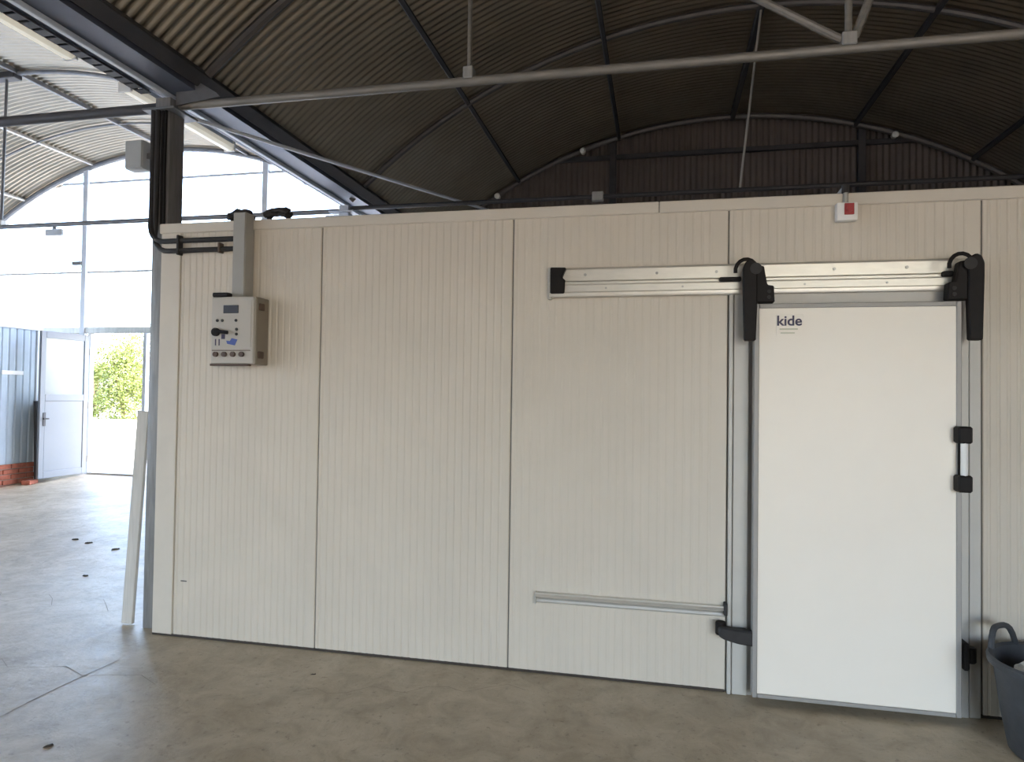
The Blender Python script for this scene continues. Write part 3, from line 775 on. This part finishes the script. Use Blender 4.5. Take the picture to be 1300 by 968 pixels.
# batten lamps along the gutter
def batten(y0, y1, label):
    x, z = -3.62, 3.697
    t = thing('batten_lamp', (x, (y0+y1)/2, z), label, 'lamp')
    MB().box(x-.035, x+.035, y0, y1, z+.01, z+.055, .006).build('housing', M_WHITEST, t)
    MB().prism([(x-.05, z+.012), (x-.045, z-.02), (x-.02, z-.038), (x+.02, z-.038), (x+.045, z-.02), (x+.05, z+.012)], 'y', y0+.02, y1-.02).build('diffuser', M_TUBE, t)
    for ya, yb in ((y0, y0+.022), (y1-.022, y1)): MB().box(x-.052, x+.052, ya, yb, z-.04, z+.05, .004).build('end_cap', M_STICK, t)
    for yy in (y0+.25, y1-.25): MB().box(x-.006, x+.006, yy-.006, yy+.006, z+.05, arc_z('B', x)+.02).build('bracket', M_STEEL, t)
batten(2.10, 3.55, 'long batten lamp under the bright roof, nearest the viewer')
batten(3.98, 5.17, 'batten lamp just behind the column head')
# perforated cable tray under the gutter
ct = thing('cable_tray', (-3.47, 2.6, 3.6), 'dark perforated cable tray along the gutter beside the near batten lamp', 'cable tray')
MB().box(-3.517, -3.510, .8, 3.98, 3.645, 3.685).build('side', M_DARKST, ct)
MB().box(-3.427, -3.420, .8, 3.98, 3.635, 3.650).build('side', M_DARKST, ct)
mb = MB(); y = .8
while y < 3.95:
    mb.box(-3.510, -3.427, y, y+.062, 3.640, 3.646); y += .085
o = mb.build('rungs', M_DARKST, ct); o['kind'] = 'stuff'

# ------------------------------------------------------------------ bin at the edge of the frame
BXc, BYc = 1.787, 3.55
bn = thing('bin', (BXc, BYc, 0), 'dark grey rubber tub with loop handles beside the cold room door', 'bin')
MB().lathe([(.0, .004), (.195, .004), (.205, .015), (.235, .18), (.262, .385), (.285, .395), (.288, .42), (.278, .43), (.262, .42), (.250, .385), (.222, .18), (.19, .03), (.0, .03)], BXc, BYc, 36).build('tub', M_BIN, bn)
def loop(a0):
    p = []
    for k in range(13):
        t = -1 + 2*k/12
        a = a0 + t*.36
        hz = .42 + .095*(1-abs(t)**4)
        p.append((BXc + .272*math.cos(a), BYc + .272*math.sin(a), hz))
    MB().tube(p, .014, 8).build('handle', M_BIN, bn)
loop(PI*.70); loop(PI*1.70)
wp = MB(); b = bmesh.new()
bmesh.ops.create_icosphere(b, subdivisions=3, radius=1)
for v in b.verts:
    n_ = v.co.normalized(); k = 1 + .22*math.sin(7*n_.x+2)*math.sin(6*n_.y+1)*math.cos(5*n_.z)
    v.co = Vector((BXc-.10+.10*n_.x*k, BYc-.02+.11*n_.y*k, .37+.06*n_.z*k))
wp._add(b)
tag(wp.build('crumpled_paper', M_PAPER), 'crumpled white paper inside the dark tub', 'paper')
wp = MB(); b = bmesh.new()
bmesh.ops.create_icosphere(b, subdivisions=3, radius=1)
for v in b.verts:
    n_ = v.co.normalized(); k = 1 + .18*math.sin(5*n_.x+1)*math.sin(7*n_.y+2)*math.cos(6*n_.z+1)
    v.co = Vector((BXc+.02+.20*n_.x*k, BYc+.01+.20*n_.y*k, .27+.06*n_.z*k))
wp._add(b)
tag(wp.build('bin_bag', M_BLACK), 'black plastic bag lining the dark tub', 'bag')

# ------------------------------------------------------------------ litter on the floor
def scrap(x, y, s, rot, label, seed):
    rnd = random.Random(seed); z = ramp_z(x, y)
    mb = MB(); b = bmesh.new(); n_ = 9
    top = []
    for k in range(n_):
        a = 2*PI*k/n_; r = s*rnd.uniform(.55, 1.0)*(1.0 if k % 2 else .75)
        top.append((x + r*1.6*math.cos(a)*math.cos(rot) - r*.6*math.sin(a)*math.sin(rot), y + r*1.6*math.cos(a)*math.sin(rot) + r*.6*math.sin(a)*math.cos(rot)))
    lo = [b.verts.new((px, py, z+.001)) for px, py in top]
    hi = [b.verts.new((x+(px-x)*.8, y+(py-y)*.8, z+s*rnd.uniform(.18, .5))) for px, py in top]
    for k in range(n_): b.faces.new((lo[k], lo[(k+1) % n_], hi[(k+1) % n_], hi[k]))
    b.faces.new(hi); b.faces.new(lo[::-1])
    mb._add(b)
    tag(mb.build('dry_leaf', M_DRY), label, 'leaf')
LEAVES = [(-5.84, 5.93, .030, .2, 'dark dry leaf on the bright floor, farthest from the viewer'),
          (-5.60, 5.85, .032, .5, 'dark dry leaf on the bright floor, beside the farthest one'),
          (-5.165, 5.725, .030, .8, 'dark dry leaf on the bright floor towards the plank'),
          (-4.793, 4.979, .026, .1, 'small dark leaf alone on the bright floor'),
          (-2.657, 2.587, .022, .9, 'dark dry leaf on the floor nearest the viewer'),
          (-1.903, 3.585, .012, .4, 'tiny dark crumb on the floor near the first panel joint')]
for i, (x, y, s, r, lab) in enumerate(LEAVES): scrap(x, y, s, r, lab, i)
